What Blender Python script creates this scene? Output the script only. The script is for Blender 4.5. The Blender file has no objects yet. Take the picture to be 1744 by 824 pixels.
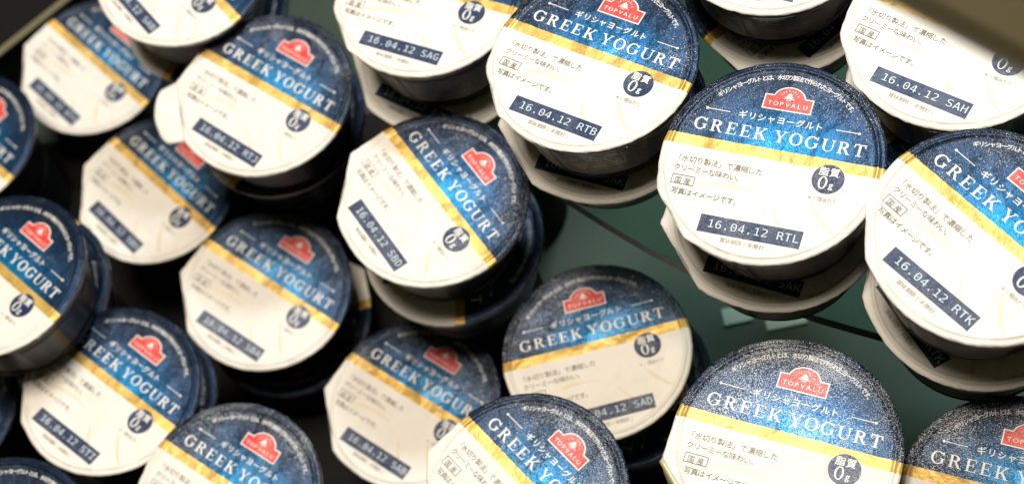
import bpy, bmesh, math, random
from mathutils import Vector, Matrix, Quaternion, noise
random.seed(7)
SC = bpy.context.scene
COL = SC.collection
R0 = 0.0375                                   # radius of a lid in metres

# ------------------------------------------------------------------ camera
cam = bpy.data.cameras.new('camera')
camo = bpy.data.objects.new('camera', cam)
COL.objects.link(camo)
rot = Matrix(((0.984234, 0.077538, 0.158967), (0.0, 0.898783, -0.438393), (-0.176869, 0.431482, 0.884613)))
camo.matrix_world = Matrix.Translation((0.13883, -0.38287, 0.77258)) @ rot.to_4x4()
cam.lens = 65.034
cam.sensor_width = 36.0
cam.sensor_fit = 'HORIZONTAL'
cam.clip_start = 0.02
cam.clip_end = 60.0
cam.dof.use_dof = True
cam.dof.focus_distance = 0.612
cam.dof.aperture_fstop = 10.0
cam.dof.aperture_blades = 7
SC.camera = camo

# ------------------------------------------------------------------ world and lamps
w = bpy.data.worlds.new('World')
SC.world = w
w.use_nodes = True
bg = w.node_tree.nodes['Background']
bg.inputs[0].default_value = (1.0, 0.86, 0.44, 1)
bg.inputs[1].default_value = 0.032

def area_lamp(name, loc, target, sx, sy, power, col):
    l = bpy.data.lights.new(name, 'AREA')
    l.shape = 'RECTANGLE'; l.size = sx; l.size_y = sy; l.energy = power; l.color = col
    o = bpy.data.objects.new(name, l); COL.objects.link(o)
    o.location = loc
    d = Vector(target) - Vector(loc)
    o.rotation_euler = d.to_track_quat('-Z', 'Y').to_euler()
    return o
area_lamp('ceiling_lamp', (0.22, 0.40, 1.05), (0.16, -0.05, 0.2), 0.25, 0.14, 5.0, (0.86, 0.95, 1.0))
area_lamp('overhead_lamp', (-0.04, -0.02, 2.40), (-0.03, -0.06, 0.1), 0.62, 0.62, 49.0, (1.0, 0.88, 0.725))

SC.view_settings.view_transform = 'Standard'
SC.view_settings.look = 'None'
SC.view_settings.exposure = 0.2
SC.view_settings.gamma = 1.0
SC.cycles.max_bounces = 8
SC.cycles.diffuse_bounces = 2
SC.cycles.use_denoising = True

# ------------------------------------------------------------------ node helpers
def mat(name):
    m = bpy.data.materials.new(name); m.use_nodes = True
    nt = m.node_tree; b = nt.nodes['Principled BSDF']
    return m, nt, b
def N(nt, t, **kw):
    n = nt.nodes.new(t)
    for k, v in kw.items(): setattr(n, k, v)
    return n
def math_(nt, op, a, b=None, c=None, clamp=False):
    n = N(nt, 'ShaderNodeMath', operation=op, use_clamp=clamp)
    for i, v in enumerate((a, b, c)):
        if v is None: continue
        if isinstance(v, (int, float)): n.inputs[i].default_value = v
        else: nt.links.new(v, n.inputs[i])
    return n.outputs[0]
def mix(nt, f, a, b):
    n = N(nt, 'ShaderNodeMix', data_type='RGBA')
    for i, v in ((0, f), (6, a), (7, b)):
        if isinstance(v, (int, float)): n.inputs[i].default_value = v
        elif isinstance(v, tuple): n.inputs[i].default_value = v if len(v) == 4 else (*v, 1)
        else: nt.links.new(v, n.inputs[i])
    return n.outputs[2]
def mixf(nt, f, a, b):
    n = N(nt, 'ShaderNodeMix', data_type='FLOAT')
    for i, v in ((0, f), (2, a), (3, b)):
        if isinstance(v, (int, float)): n.inputs[i].default_value = v
        else: nt.links.new(v, n.inputs[i])
    return n.outputs[0]
def lid_coords(nt):
    tc = N(nt, 'ShaderNodeTexCoord')
    mp = N(nt, 'ShaderNodeMapping'); s = 1 / R0
    mp.inputs['Scale'].default_value = (s, s, s)
    nt.links.new(tc.outputs['Object'], mp.inputs['Vector'])
    oi = N(nt, 'ShaderNodeAttribute', attribute_type='OBJECT', attribute_name='shift')
    off = N(nt, 'ShaderNodeVectorMath', operation='ADD')
    nt.links.new(mp.outputs[0], off.inputs[0]); nt.links.new(oi.outputs['Vector'], off.inputs[1])
    sp = N(nt, 'ShaderNodeSeparateXYZ'); nt.links.new(mp.outputs[0], sp.inputs[0])
    return mp.outputs[0], off.outputs[0], sp.outputs[0], sp.outputs[1]
def frost_mask(nt, vec, lo=0.580, hi=0.655, scale=104.0):
    """fine white ice specks, thick in some patches and thin in others"""
    n1 = N(nt, 'ShaderNodeTexNoise'); n1.inputs['Scale'].default_value = scale
    n1.inputs['Detail'].default_value = 2.0; n1.inputs['Roughness'].default_value = 0.65
    n2 = N(nt, 'ShaderNodeTexNoise'); n2.inputs['Scale'].default_value = 2.1
    n2.inputs['Detail'].default_value = 3.0
    nt.links.new(vec, n1.inputs['Vector']); nt.links.new(vec, n2.inputs['Vector'])
    at = N(nt, 'ShaderNodeAttribute', attribute_type='OBJECT', attribute_name='frost')
    patch = math_(nt, 'MULTIPLY_ADD', n2.outputs['Fac'], 0.30, -0.15)
    amount = math_(nt, 'ADD', math_(nt, 'MULTIPLY_ADD', at.outputs['Fac'], 0.17, -0.11), patch)
    v = math_(nt, 'ADD', n1.outputs['Fac'], amount)
    mr = N(nt, 'ShaderNodeMapRange'); mr.inputs['From Min'].default_value = lo; mr.inputs['From Max'].default_value = hi
    mr.clamp = True
    nt.links.new(v, mr.inputs['Value'])
    return mr.outputs[0], n1.outputs['Fac']
def foil_bump(nt, vec, b, fine=0.25, strength=0.22):
    n1 = N(nt, 'ShaderNodeTexNoise'); n1.inputs['Scale'].default_value = 55.0; n1.inputs['Detail'].default_value = 3.0
    n2 = N(nt, 'ShaderNodeTexNoise'); n2.inputs['Scale'].default_value = 3.0; n2.inputs['Detail'].default_value = 3.0
    nt.links.new(vec, n1.inputs['Vector']); nt.links.new(vec, n2.inputs['Vector'])
    n3 = N(nt, 'ShaderNodeTexVoronoi', feature='SMOOTH_F1'); n3.inputs['Scale'].default_value = 2.6; n3.inputs['Smoothness'].default_value = 0.12
    wv = N(nt, 'ShaderNodeVectorMath', operation='MULTIPLY_ADD'); wv.inputs[1].default_value = (0.35, 0.35, 0.35)
    nt.links.new(n2.outputs['Color'], wv.inputs[0]); nt.links.new(vec, wv.inputs[2]); nt.links.new(wv.outputs[0], n3.inputs['Vector'])
    hgt = math_(nt, 'MULTIPLY_ADD', n1.outputs['Fac'], fine, math_(nt, 'MULTIPLY_ADD', n3.outputs['Distance'], 2.2, math_(nt, 'MULTIPLY', n2.outputs['Fac'], 3.2)))
    bp = N(nt, 'ShaderNodeBump'); bp.inputs['Strength'].default_value = strength; bp.inputs['Distance'].default_value = 0.0012
    nt.links.new(hgt, bp.inputs['Height']); nt.links.new(bp.outputs[0], b.inputs['Normal'])

NAVY = (0.009, 0.021, 0.048); AZURE = (0.0, 0.25, 0.55); CREAM = (0.83, 0.80, 0.755); FROST = (0.75, 0.77, 0.80)
def lid_material():
    m, nt, b = mat('printed_foil')
    vec, vecs, u, v = lid_coords(nt)
    # wavering of the printed edges
    wob = N(nt, 'ShaderNodeTexNoise'); wob.inputs['Scale'].default_value = 26.0
    nt.links.new(vecs, wob.inputs['Vector'])
    vv = math_(nt, 'ADD', v, math_(nt, 'MULTIPLY_ADD', wob.outputs['Fac'], 0.012, -0.006))
    gold_m = math_(nt, 'GREATER_THAN', vv, 0.012)
    blue_m = math_(nt, 'GREATER_THAN', vv, 0.118)
    du = math_(nt, 'MULTIPLY', math_(nt, 'SUBTRACT', u, 0.10), 0.90)
    dv = math_(nt, 'MULTIPLY', math_(nt, 'SUBTRACT', v, 0.10), 1.35)
    d = math_(nt, 'SQRT', math_(nt, 'ADD', math_(nt, 'MULTIPLY', du, du), math_(nt, 'MULTIPLY', dv, dv)))
    cr = N(nt, 'ShaderNodeValToRGB')
    e = cr.color_ramp.elements
    e[0].position = 0.0; e[0].color = (*AZURE, 1)
    e[1].position = 0.95; e[1].color = (*NAVY, 1)
    x = e.new(0.34); x.color = (0.002, 0.118, 0.29, 1)
    x = e.new(0.64); x.color = (0.008, 0.042, 0.108, 1)
    nt.links.new(d, cr.inputs[0])
    # gold leaf: uneven tone
    gn = N(nt, 'ShaderNodeTexNoise'); gn.inputs['Scale'].default_value = 34.0; gn.inputs['Detail'].default_value = 4.0
    gn2 = N(nt, 'ShaderNodeTexNoise'); gn2.inputs['Scale'].default_value = 5.0; gn2.inputs['Detail'].default_value = 2.0
    nt.links.new(vecs, gn.inputs['Vector']); nt.links.new(vecs, gn2.inputs['Vector'])
    gf = math_(nt, 'MULTIPLY_ADD', gn.outputs['Fac'], 0.9, math_(nt, 'MULTIPLY_ADD', gn2.outputs['Fac'], 1.2, -0.62), clamp=True)
    gold = mix(nt, gf, (0.58, 0.33, 0.055), (0.84, 0.60, 0.20))
    # paper white: faint mottling
    wn = N(nt, 'ShaderNodeTexNoise'); wn.inputs['Scale'].default_value = 2.2; wn.inputs['Detail'].default_value = 4.0
    nt.links.new(vecs, wn.inputs['Vector'])
    white = mix(nt, wn.outputs['Fac'], (0.74, 0.70, 0.635), (0.87, 0.85, 0.81))
    fm, fine = frost_mask(nt, vecs)
    grain = N(nt, 'ShaderNodeTexNoise'); grain.inputs['Scale'].default_value = 95.0; grain.inputs['Detail'].default_value = 2.0
    nt.links.new(vecs, grain.inputs['Vector'])
    hsv = N(nt, 'ShaderNodeHueSaturation')
    nt.links.new(cr.outputs[0], hsv.inputs['Color'])
    nt.links.new(math_(nt, 'MULTIPLY_ADD', grain.outputs['Fac'], 4.4, -1.2), hsv.inputs['Value'])
    blue = mix(nt, math_(nt, 'MULTIPLY', fm, 0.85), hsv.outputs[0], FROST)
    gold = mix(nt, math_(nt, 'MULTIPLY', fm, 0.5), gold, (0.85, 0.80, 0.66))
    base = mix(nt, blue_m, mix(nt, gold_m, white, gold), blue)
    nt.links.new(base, b.inputs['Base Color'])
    gm = math_(nt, 'MULTIPLY', math_(nt, 'SUBTRACT', gold_m, blue_m), 0.40)
    bm_ = math_(nt, 'MULTIPLY', math_(nt, 'MULTIPLY', blue_m, math_(nt, 'SUBTRACT', 1.0, fm)), 0.55)
    nt.links.new(math_(nt, 'ADD', gm, bm_), b.inputs['Metallic'])
    rg = mixf(nt, gold_m, 0.55, 0.44)
    nt.links.new(math_(nt, 'ADD', rg, math_(nt, 'MULTIPLY', fm, 0.2)), b.inputs['Roughness'])
    b.inputs['Specular IOR Level'].default_value = 0.3
    b.inputs['Coat Weight'].default_value = 0.12; b.inputs['Coat Roughness'].default_value = 0.42
    foil_bump(nt, vecs, b, 0.22, 0.42)
    return m
def ink_material(name, col, frost=0.0, rough=0.45):
    m, nt, b = mat(name)
    vec, vecs, u, v = lid_coords(nt)
    fm, fine = frost_mask(nt, vecs)
    wear = N(nt, 'ShaderNodeTexNoise'); wear.inputs['Scale'].default_value = 30.0
    nt.links.new(vecs, wear.inputs['Vector'])
    c = mix(nt, math_(nt, 'MULTIPLY', wear.outputs['Fac'], 0.25), col, tuple(min(1, k * 1.35 + 0.01) for k in col))
    nt.links.new(mix(nt, math_(nt, 'MULTIPLY', fm, frost), c, FROST), b.inputs['Base Color'])
    b.inputs['Roughness'].default_value = rough
    foil_bump(nt, vecs, b, 0.2, 0.25)
    return m
M = {}
M['lid'] = lid_material()
M['white_ink'] = ink_material('white_ink', (0.82, 0.82, 0.80), 0.0)
M['navy_ink'] = ink_material('navy_ink', (0.008, 0.023, 0.080), 0.5)
M['red_ink'] = ink_material('red_ink', (0.66, 0.040, 0.030), 0.55)
M['stamp_ink'] = ink_material('pale_blue_ink', (0.56, 0.66, 0.72), 0.0)
M['black_ink'] = ink_material('black_ink', (0.065, 0.052, 0.042), 0.25)
M['grey_ink'] = ink_material('grey_ink', (0.30, 0.275, 0.24), 0.2)
M['beige_ink'] = ink_material('beige_ink', (0.72, 0.61, 0.43), 0.2)
M['pale_ink'] = ink_material('pale_beige_ink', (0.77, 0.71, 0.60), 0.2)

def plastic():
    m, nt, b = mat('navy_plastic')
    tc = N(nt, 'ShaderNodeTexCoord')
    n = N(nt, 'ShaderNodeTexNoise'); n.inputs['Scale'].default_value = 120.0; n.inputs['Detail'].default_value = 3
    nt.links.new(tc.outputs['Object'], n.inputs['Vector'])
    nt.links.new(mix(nt, n.outputs['Fac'], (0.003, 0.003, 0.006), (0.010, 0.009, 0.018)), b.inputs['Base Color'])
    b.inputs['Roughness'].default_value = 0.32; b.inputs['Specular IOR Level'].default_value = 0.25
    return m
M['plastic'] = plastic()
def rim_mat():
    m, nt, b = mat('rim_plastic')
    tc = N(nt, 'ShaderNodeTexCoord')
    n = N(nt, 'ShaderNodeTexNoise'); n.inputs['Scale'].default_value = 90.0
    nt.links.new(tc.outputs['Object'], n.inputs['Vector'])
    nt.links.new(mix(nt, n.outputs['Fac'], (0.05, 0.045, 0.10), (0.12, 0.11, 0.19)), b.inputs['Base Color'])
    b.inputs['Roughness'].default_value = 0.28
    return m
M['rim'] = rim_mat()
def simple(name, c1, c2, scale, rough, metal=0.0, bump=0.0):
    m, nt, b = mat(name)
    tc = N(nt, 'ShaderNodeTexCoord')
    n = N(nt, 'ShaderNodeTexNoise'); n.inputs['Scale'].default_value = scale; n.inputs['Detail'].default_value = 5
    nt.links.new(tc.outputs['Object'], n.inputs['Vector'])
    nt.links.new(mix(nt, n.outputs['Fac'], c1, c2), b.inputs['Base Color'])
    b.inputs['Roughness'].default_value = rough; b.inputs['Metallic'].default_value = metal
    if bump:
        bp = N(nt, 'ShaderNodeBump'); bp.inputs['Strength'].default_value = bump; bp.inputs['Distance'].default_value = 0.001
        nt.links.new(n.outputs['Fac'], bp.inputs['Height']); nt.links.new(bp.outputs[0], b.inputs['Normal'])
    return m
M['panel'] = simple('label_print', (0.10, 0.095, 0.085), (0.18, 0.17, 0.15), 160, 0.4)
M['panel_dark'] = simple('label_print_dark', (0.03, 0.022, 0.03), (0.06, 0.04, 0.05), 160, 0.35)
M['foil_back'] = simple('foil_underside', (0.62, 0.54, 0.28), (0.80, 0.73, 0.48), 90, 0.4, 0.25)
M['floor'] = simple('green_shelf', (0.010, 0.022, 0.015), (0.036, 0.068, 0.049), 14, 0.5)
M['rail'] = simple('olive_rail', (0.055, 0.047, 0.018), (0.085, 0.072, 0.030), 6, 0.45)
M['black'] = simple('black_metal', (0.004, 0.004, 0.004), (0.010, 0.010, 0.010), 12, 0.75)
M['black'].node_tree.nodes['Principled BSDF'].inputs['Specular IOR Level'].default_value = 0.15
M['strip'] = simple('olive_metal', (0.16, 0.145, 0.085), (0.24, 0.22, 0.14), 30, 0.4, 0.2)
M['light_patch'] = simple('pale_light_patch', (0.52, 0.66, 0.62), (0.66, 0.78, 0.75), 60, 0.5)  # pale colour imitating patches of light on the floor
M['steel'] = simple('steel', (0.6, 0.6, 0.58), (0.75, 0.75, 0.72), 60, 0.15, 1.0)
def glass():
    m, nt, b = mat('green_glass')
    out = nt.nodes['Material Output']
    tr = N(nt, 'ShaderNodeBsdfTransparent'); tr.inputs[0].default_value = (0.78, 0.90, 0.85, 1)
    gl = N(nt, 'ShaderNodeBsdfGlossy'); gl.inputs['Roughness'].default_value = 0.02; gl.inputs[0].default_value = (0.8, 0.9, 0.86, 1)
    fr = N(nt, 'ShaderNodeFresnel'); fr.inputs[0].default_value = 1.5
    ms = N(nt, 'ShaderNodeMixShader')
    nt.links.new(fr.outputs[0], ms.inputs[0]); nt.links.new(tr.outputs[0], ms.inputs[1]); nt.links.new(gl.outputs[0], ms.inputs[2])
    nt.links.new(ms.outputs[0], out.inputs['Surface'])
    return m
M['glass'] = glass()
M['edge'] = simple('glass_edge', (0.008, 0.034, 0.028), (0.016, 0.060, 0.050), 40, 0.5)

# ------------------------------------------------------------------ mesh helpers
def obj(name, bm, mats, parent=None, smooth=False):
    me = bpy.data.meshes.new(name)
    bm.to_mesh(me); bm.free()
    for k in (mats if isinstance(mats, (list, tuple)) else [mats]): me.materials.append(M[k])
    if smooth:
        for p in me.polygons: p.use_smooth = True
    o = bpy.data.objects.new(name, me); COL.objects.link(o)
    if parent: o.parent = parent
    return o
def tag(o, label=None, cat=None, group=None, kind=None):
    if label: o['label'] = label
    if cat: o['category'] = cat
    if group: o['group'] = group
    if kind: o['kind'] = kind

# ------------------------------------------------------------------ the lid: outline and gentle relief
def rim_radius(t, cornered=True):
    """outer outline of the foil; a pull tab sits at 200-245 degrees, folded down along a straight crease"""
    d = math.degrees(t) % 360
    if not cornered:
        return 1.0 + 0.022 * math.exp(-((d - 206) / 7) ** 2) - 0.012 * math.exp(-((d - 222) / 9) ** 2) + 0.02 * math.exp(-((d - 238) / 5) ** 2)
    if 180 <= d <= 201.8: return 1 / math.cos(math.radians(d - 180))
    if 201.8 < d < 244:
        p1 = Vector((-1.0, -0.40)); p2 = Vector((-0.452, -0.925))
        dr = Vector((math.cos(t), math.sin(t))); e = p2 - p1
        den = dr.x * -e.y + dr.y * e.x
        return (p1.x * -e.y + p1.y * e.x) / den
    if 244 <= d <= 262: return 1.0295 + (1.0 - 1.0295) * (d - 244) / 18
    return 1.0
def relief(u, v):
    r = math.hypot(u, v)
    z = -0.010 * (1 - min(r / 0.9, 1) ** 2)
    k = max(0.0, min(1.0, (0.9 - r) / 0.25))
    z += 0.008 * k * noise.noise(Vector((u * 1.7, v * 1.7, 3.1)))
    return z
def make_lid(cornered=True):
    bm = bmesh.new()
    prof = [0.0, 0.15, 0.3, 0.45, 0.6, 0.72, 0.82, 0.885, 0.905, 0.918, 0.930, 0.942, 0.955, 0.968, 0.98, 1.0]
    zed = {0.905: -0.002, 0.918: 0.010, 0.930: 0.020, 0.942: 0.010, 0.955: -0.004, 0.968: -0.003, 0.98: -0.006, 1.0: -0.016}
    NS = 180
    rings = []
    for r in prof:
        if r == 0:
            rings.append([bm.verts.new((0, 0, relief(0, 0) * R0))]); continue
        ring = []
        for i in range(NS):
            t = 2 * math.pi * i / NS
            rr = r
            if r > 0.97: rr = r * rim_radius(t, cornered)
            u, v = rr * math.cos(t), rr * math.sin(t)
            z = zed[r] if r in zed else relief(u, v)
            if r > 0.95: z += 0.005 * noise.noise(Vector((u * 5.5, v * 5.5, r * 3)))
            if r == 1.0:
                rr *= 1.0 + 0.006 * noise.noise(Vector((math.cos(t) * 16, math.sin(t) * 16, 5.0)))
                u, v = rr * math.cos(t), rr * math.sin(t)
                z += 0.009 * noise.noise(Vector((u * 14, v * 14, 1.3)))
            ring.append(bm.verts.new((u * R0, v * R0, z * R0)))
        rings.append(ring)
    for a, b_ in zip(rings, rings[1:]):
        for i in range(NS):
            j = (i + 1) % NS
            if len(a) == 1: bm.faces.new((a[0], b_[i], b_[j]))
            else: bm.faces.new((a[i], b_[i], b_[j], a[j]))
    # a turned-down edge gives the foil its thickness
    last = rings[-1]
    low = [bm.verts.new((q.co.x * 0.998, q.co.y * 0.998, q.co.z - 0.013 * R0)) for q in last]
    inn = [bm.verts.new((q.co.x * 0.955, q.co.y * 0.955, q.co.z - 0.015 * R0)) for q in last]
    for i in range(NS):
        j = (i + 1) % NS
        f = bm.faces.new((last[i], low[i], low[j], last[j])); f.material_index = 1
        f = bm.faces.new((low[i], inn[i], inn[j], low[j])); f.material_index = 1
    return bm

class Ink:
    """flat printed shapes lying on the foil; every face gets its own hair of height so no two share a plane"""
    def __init__(s, z=0.003): s.bm = bmesh.new(); s.z = z; s.k = 0
    def lift(s): s.k += 1; return s.z + 0.00004 * (s.k % 60)
    def poly(s, pts, mi=0, lift=0.0):
        z = s.lift() + lift
        vs = [s.bm.verts.new((x * R0, y * R0, (relief(x, y) + z) * R0)) for x, y in pts]
        try:
            f = s.bm.faces.new(vs); f.material_index = mi
            f.normal_update()
            if f.normal.z < 0: f.normal_flip()
        except ValueError: pass
    def mesh(s, vs, fs, T, mi=0, lift=0.0):
        z = s.lift() + lift
        q = [T(x, y) for x, y in vs]
        bv = [s.bm.verts.new((x * R0, y * R0, (relief(x, y) + z) * R0)) for x, y in q]
        for f in fs:
            try:
                g = s.bm.faces.new([bv[i] for i in f]); g.material_index = mi
                g.normal_update()
                if g.normal.z < 0: g.normal_flip()
            except ValueError: pass
    def strip(s, pts, wid, mi=0, lift=0.0):
        z = s.lift() + lift
        L, Rr = [], []
        for i, p in enumerate(pts):
            a = Vector(pts[max(i - 1, 0)]); b_ = Vector(pts[min(i + 1, len(pts) - 1)])
            t = (b_ - a).normalized(); nrm = Vector((-t.y, t.x))
            wv = wid(i / (len(pts) - 1)) / 2 if callable(wid) else wid / 2
            for lst, sg in ((L, 1), (Rr, -1)):
                q = Vector(p) + nrm * wv * sg
                lst.append(s.bm.verts.new((q.x * R0, q.y * R0, (relief(q.x, q.y) + z) * R0)))
        for i in range(len(pts) - 1):
            f = s.bm.faces.new((Rr[i], Rr[i + 1], L[i + 1], L[i])); f.material_index = mi
    def disc(s, cx, cy, r, mi=0, lift=0.0, n=48):
        s.poly([(cx + r * math.cos(2 * math.pi * i / n), cy + r * math.sin(2 * math.pi * i / n)) for i in range(n)], mi, lift)

_glyph = {}
def glyph(ch, offset=0.0, res=2):
    key = (ch, offset)
    if key in _glyph: return _glyph[key]
    cu = bpy.data.curves.new('glyph', 'FONT'); cu.body = ch; cu.resolution_u = res; cu.offset = offset
    o = bpy.data.objects.new('glyph', cu); COL.objects.link(o)
    bpy.context.view_layer.update()
    me = bpy.data.meshes.new_from_object(o.evaluated_get(bpy.context.evaluated_depsgraph_get()))
    vs = [(v.co.x, v.co.y) for v in me.vertices]; fs = [tuple(p.vertices) for p in me.polygons]
    bpy.data.objects.remove(o); bpy.data.curves.remove(cu); bpy.data.meshes.remove(me)
    _glyph[key] = (vs, fs)
    return _glyph[key]
def text_line(ink, s, x0, x1, y0, h, mi=0, offset=0.0, lift=0.0, sx=1.0):
    """full-width characters spaced evenly from x0 to x1; h is the height of one em"""
    n = len(s); p = (x1 - x0) / n
    for i, ch in enumerate(s):
        if ch in ' \u3000': continue
        vs, fs = glyph(ch, offset)
        if not vs: continue
        cx = x0 + p * (i + 0.5)
        mid = 0.5 * (min(a for a, b in vs) + max(a for a, b in vs)) if ch not in '、。「」' else 0.5
        if ch == '「': mid = 0.5
        ink.mesh(vs, fs, lambda a, b, cx=cx, mid=mid: (cx + (a - mid) * h * sx, y0 + b * h), mi, lift)
def arc_text(ink, s, r, a0, a1, h, mi=0, offset=0.0, c=(0, 0), lift=0.0):
    n = len(s)
    for i, ch in enumerate(s):
        t = math.radians(a0 + (a1 - a0) * (i + 0.5) / n)
        vs, fs = glyph(ch, offset)
        if not vs: continue
        mid = 0.5 * (min(a for a, b in vs) + max(a for a, b in vs)) if ch not in '、。' else 0.5
        ct, st = math.cos(t), math.sin(t)
        def T(a, b):
            x = (a - mid) * h; y = r + (b - 0.35) * h
            return (c[0] + y * ct + x * st, c[1] + y * st - x * ct)
        ink.mesh(vs, fs, T, mi, lift)

# serif capitals drawn by hand: unit cap height
def _arc(cx, cy, rx, ry, a0, a1, n=16):
    return [(cx + rx * math.cos(math.radians(a0 + (a1 - a0) * i / n)), cy + ry * math.sin(math.radians(a0 + (a1 - a0) * i / n))) for i in range(n + 1)]
def _rect(x0, y0, x1, y1): return [(x0, y0), (x1, y0), (x1, y1), (x0, y1)]
def _ring(out, inn):
    return [[out[i], out[i + 1], inn[i + 1], inn[i]] for i in range(len(out) - 1)]
ST, TH, SF = 0.165, 0.078, 0.062       # stem, thin stroke, serif thickness
def serif_letter(ch):
    P = []
    def stem(x, y0=0, y1=1, wd=ST): P.append(_rect(x, y0, x + wd, y1))
    def foot(x, y, wd): P.append(_rect(x, y, x + wd, y + SF))
    if ch in 'OG':
        wdt = 0.46
        if ch == 'O':
            P.extend(_ring(_arc(wdt, .5, wdt, .53, 0, 360, 40), _arc(wdt, .5, wdt - ST * 1.03, .53 - TH, 0, 360, 40)))
            return P, 0.92
        P.extend(_ring(_arc(wdt, .5, wdt, .53, 38, 318, 36), _arc(wdt, .5, wdt - ST * 1.03, .53 - TH, 46, 311, 36)))
        P.append([(.80, .72), (.86, .72), (.86, 1.02), (.82, 1.02), (.74, .9)])
        P.append(_rect(.70, .10, .70 + ST, .44)); foot(.60, .42, .34)
        return P, 0.96
    if ch == 'E':
        stem(.09); foot(0, 0, .70); foot(0, 1 - SF, .68); P.append(_rect(.2, .48, .54, .48 + SF))
        P.append([(.64, .0), (.70, .0), (.75, .27), (.70, .27)]); P.append([(.63, 1), (.68, 1), (.70, .76), (.65, .76)])
        P.append(_rect(.51, .37, .555, .64))
        return P, 0.75
    if ch == 'R':
        stem(.09); foot(0, 0, .36); foot(0, 1 - SF, .42)
        P.extend(_ring(_arc(.40, .745, .31, .255, 90, -90, 14), _arc(.38, .745, .31 - ST, .255 - TH, 90, -90, 14)))
        P.append(_rect(.2, .49, .42, .49 + TH)); 
        P.append([(.36, .50), (.52, .52), (.80, .05), (.66, .0)]); P.append([(.66, 0), (.90, 0), (.90, SF), (.72, SF + .03)])
        return P, 0.88
    if ch == 'K':
        stem(.09); foot(0, 0, .34); foot(0, 1 - SF, .34)
        P.append([(.22, .42), (.30, .40), (.78, .97), (.68, .97)]); P.append([(.34, .50), (.46, .64), (.84, .03), (.66, .03)])
        foot(.58, 0, .34); foot(.56, 1 - SF, .30)
        return P, 0.92
    if ch == 'Y':
        stem(.37, 0, .47); foot(.27, 0, .36)
        P.append([(.06, .97), (.22, .97), (.52, .44), (.37, .44)]); P.append([(.72, .97), (.80, .97), (.52, .44), (.44, .42)])
        foot(-.02, 1 - SF, .36); foot(.60, 1 - SF, .32)
        return P, 0.90
    if ch == 'U':
        stem(.10, .34, 1); P.append(_rect(.76, .34, .76 + TH, 1)); foot(0, 1 - SF, .36); foot(.64, 1 - SF, .30)
        P.extend(_ring(_arc(.459, .36, .359, .385, 180, 360, 20), _arc(.505, .36, .255, .32, 180, 360, 20)))
        return P, 0.94
    if ch == 'T':
        stem(.345); foot(.23, 0, .38); P.append(_rect(.02, 1 - TH, .82, 1))
        P.append([(.0, .70), (.045, .70), (.12, .95), (.02, 1)]); P.append([(.84, .70), (.795, .70), (.72, .95), (.82, 1)])
        return P, 0.84
def serif_word(ink, wd, x0, x1, y, h):
    L = [serif_letter(c) for c in wd]
    total = sum(a for _, a in L) * h
    sx = 1.08
    gap = (x1 - x0 - total * sx) / (len(wd) - 1)
    x = x0
    for P, a in L:
        for p in P: ink.poly([(x + px * h * sx, y + py * h) for px, py in p])
        x += a * h * sx + gap

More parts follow.
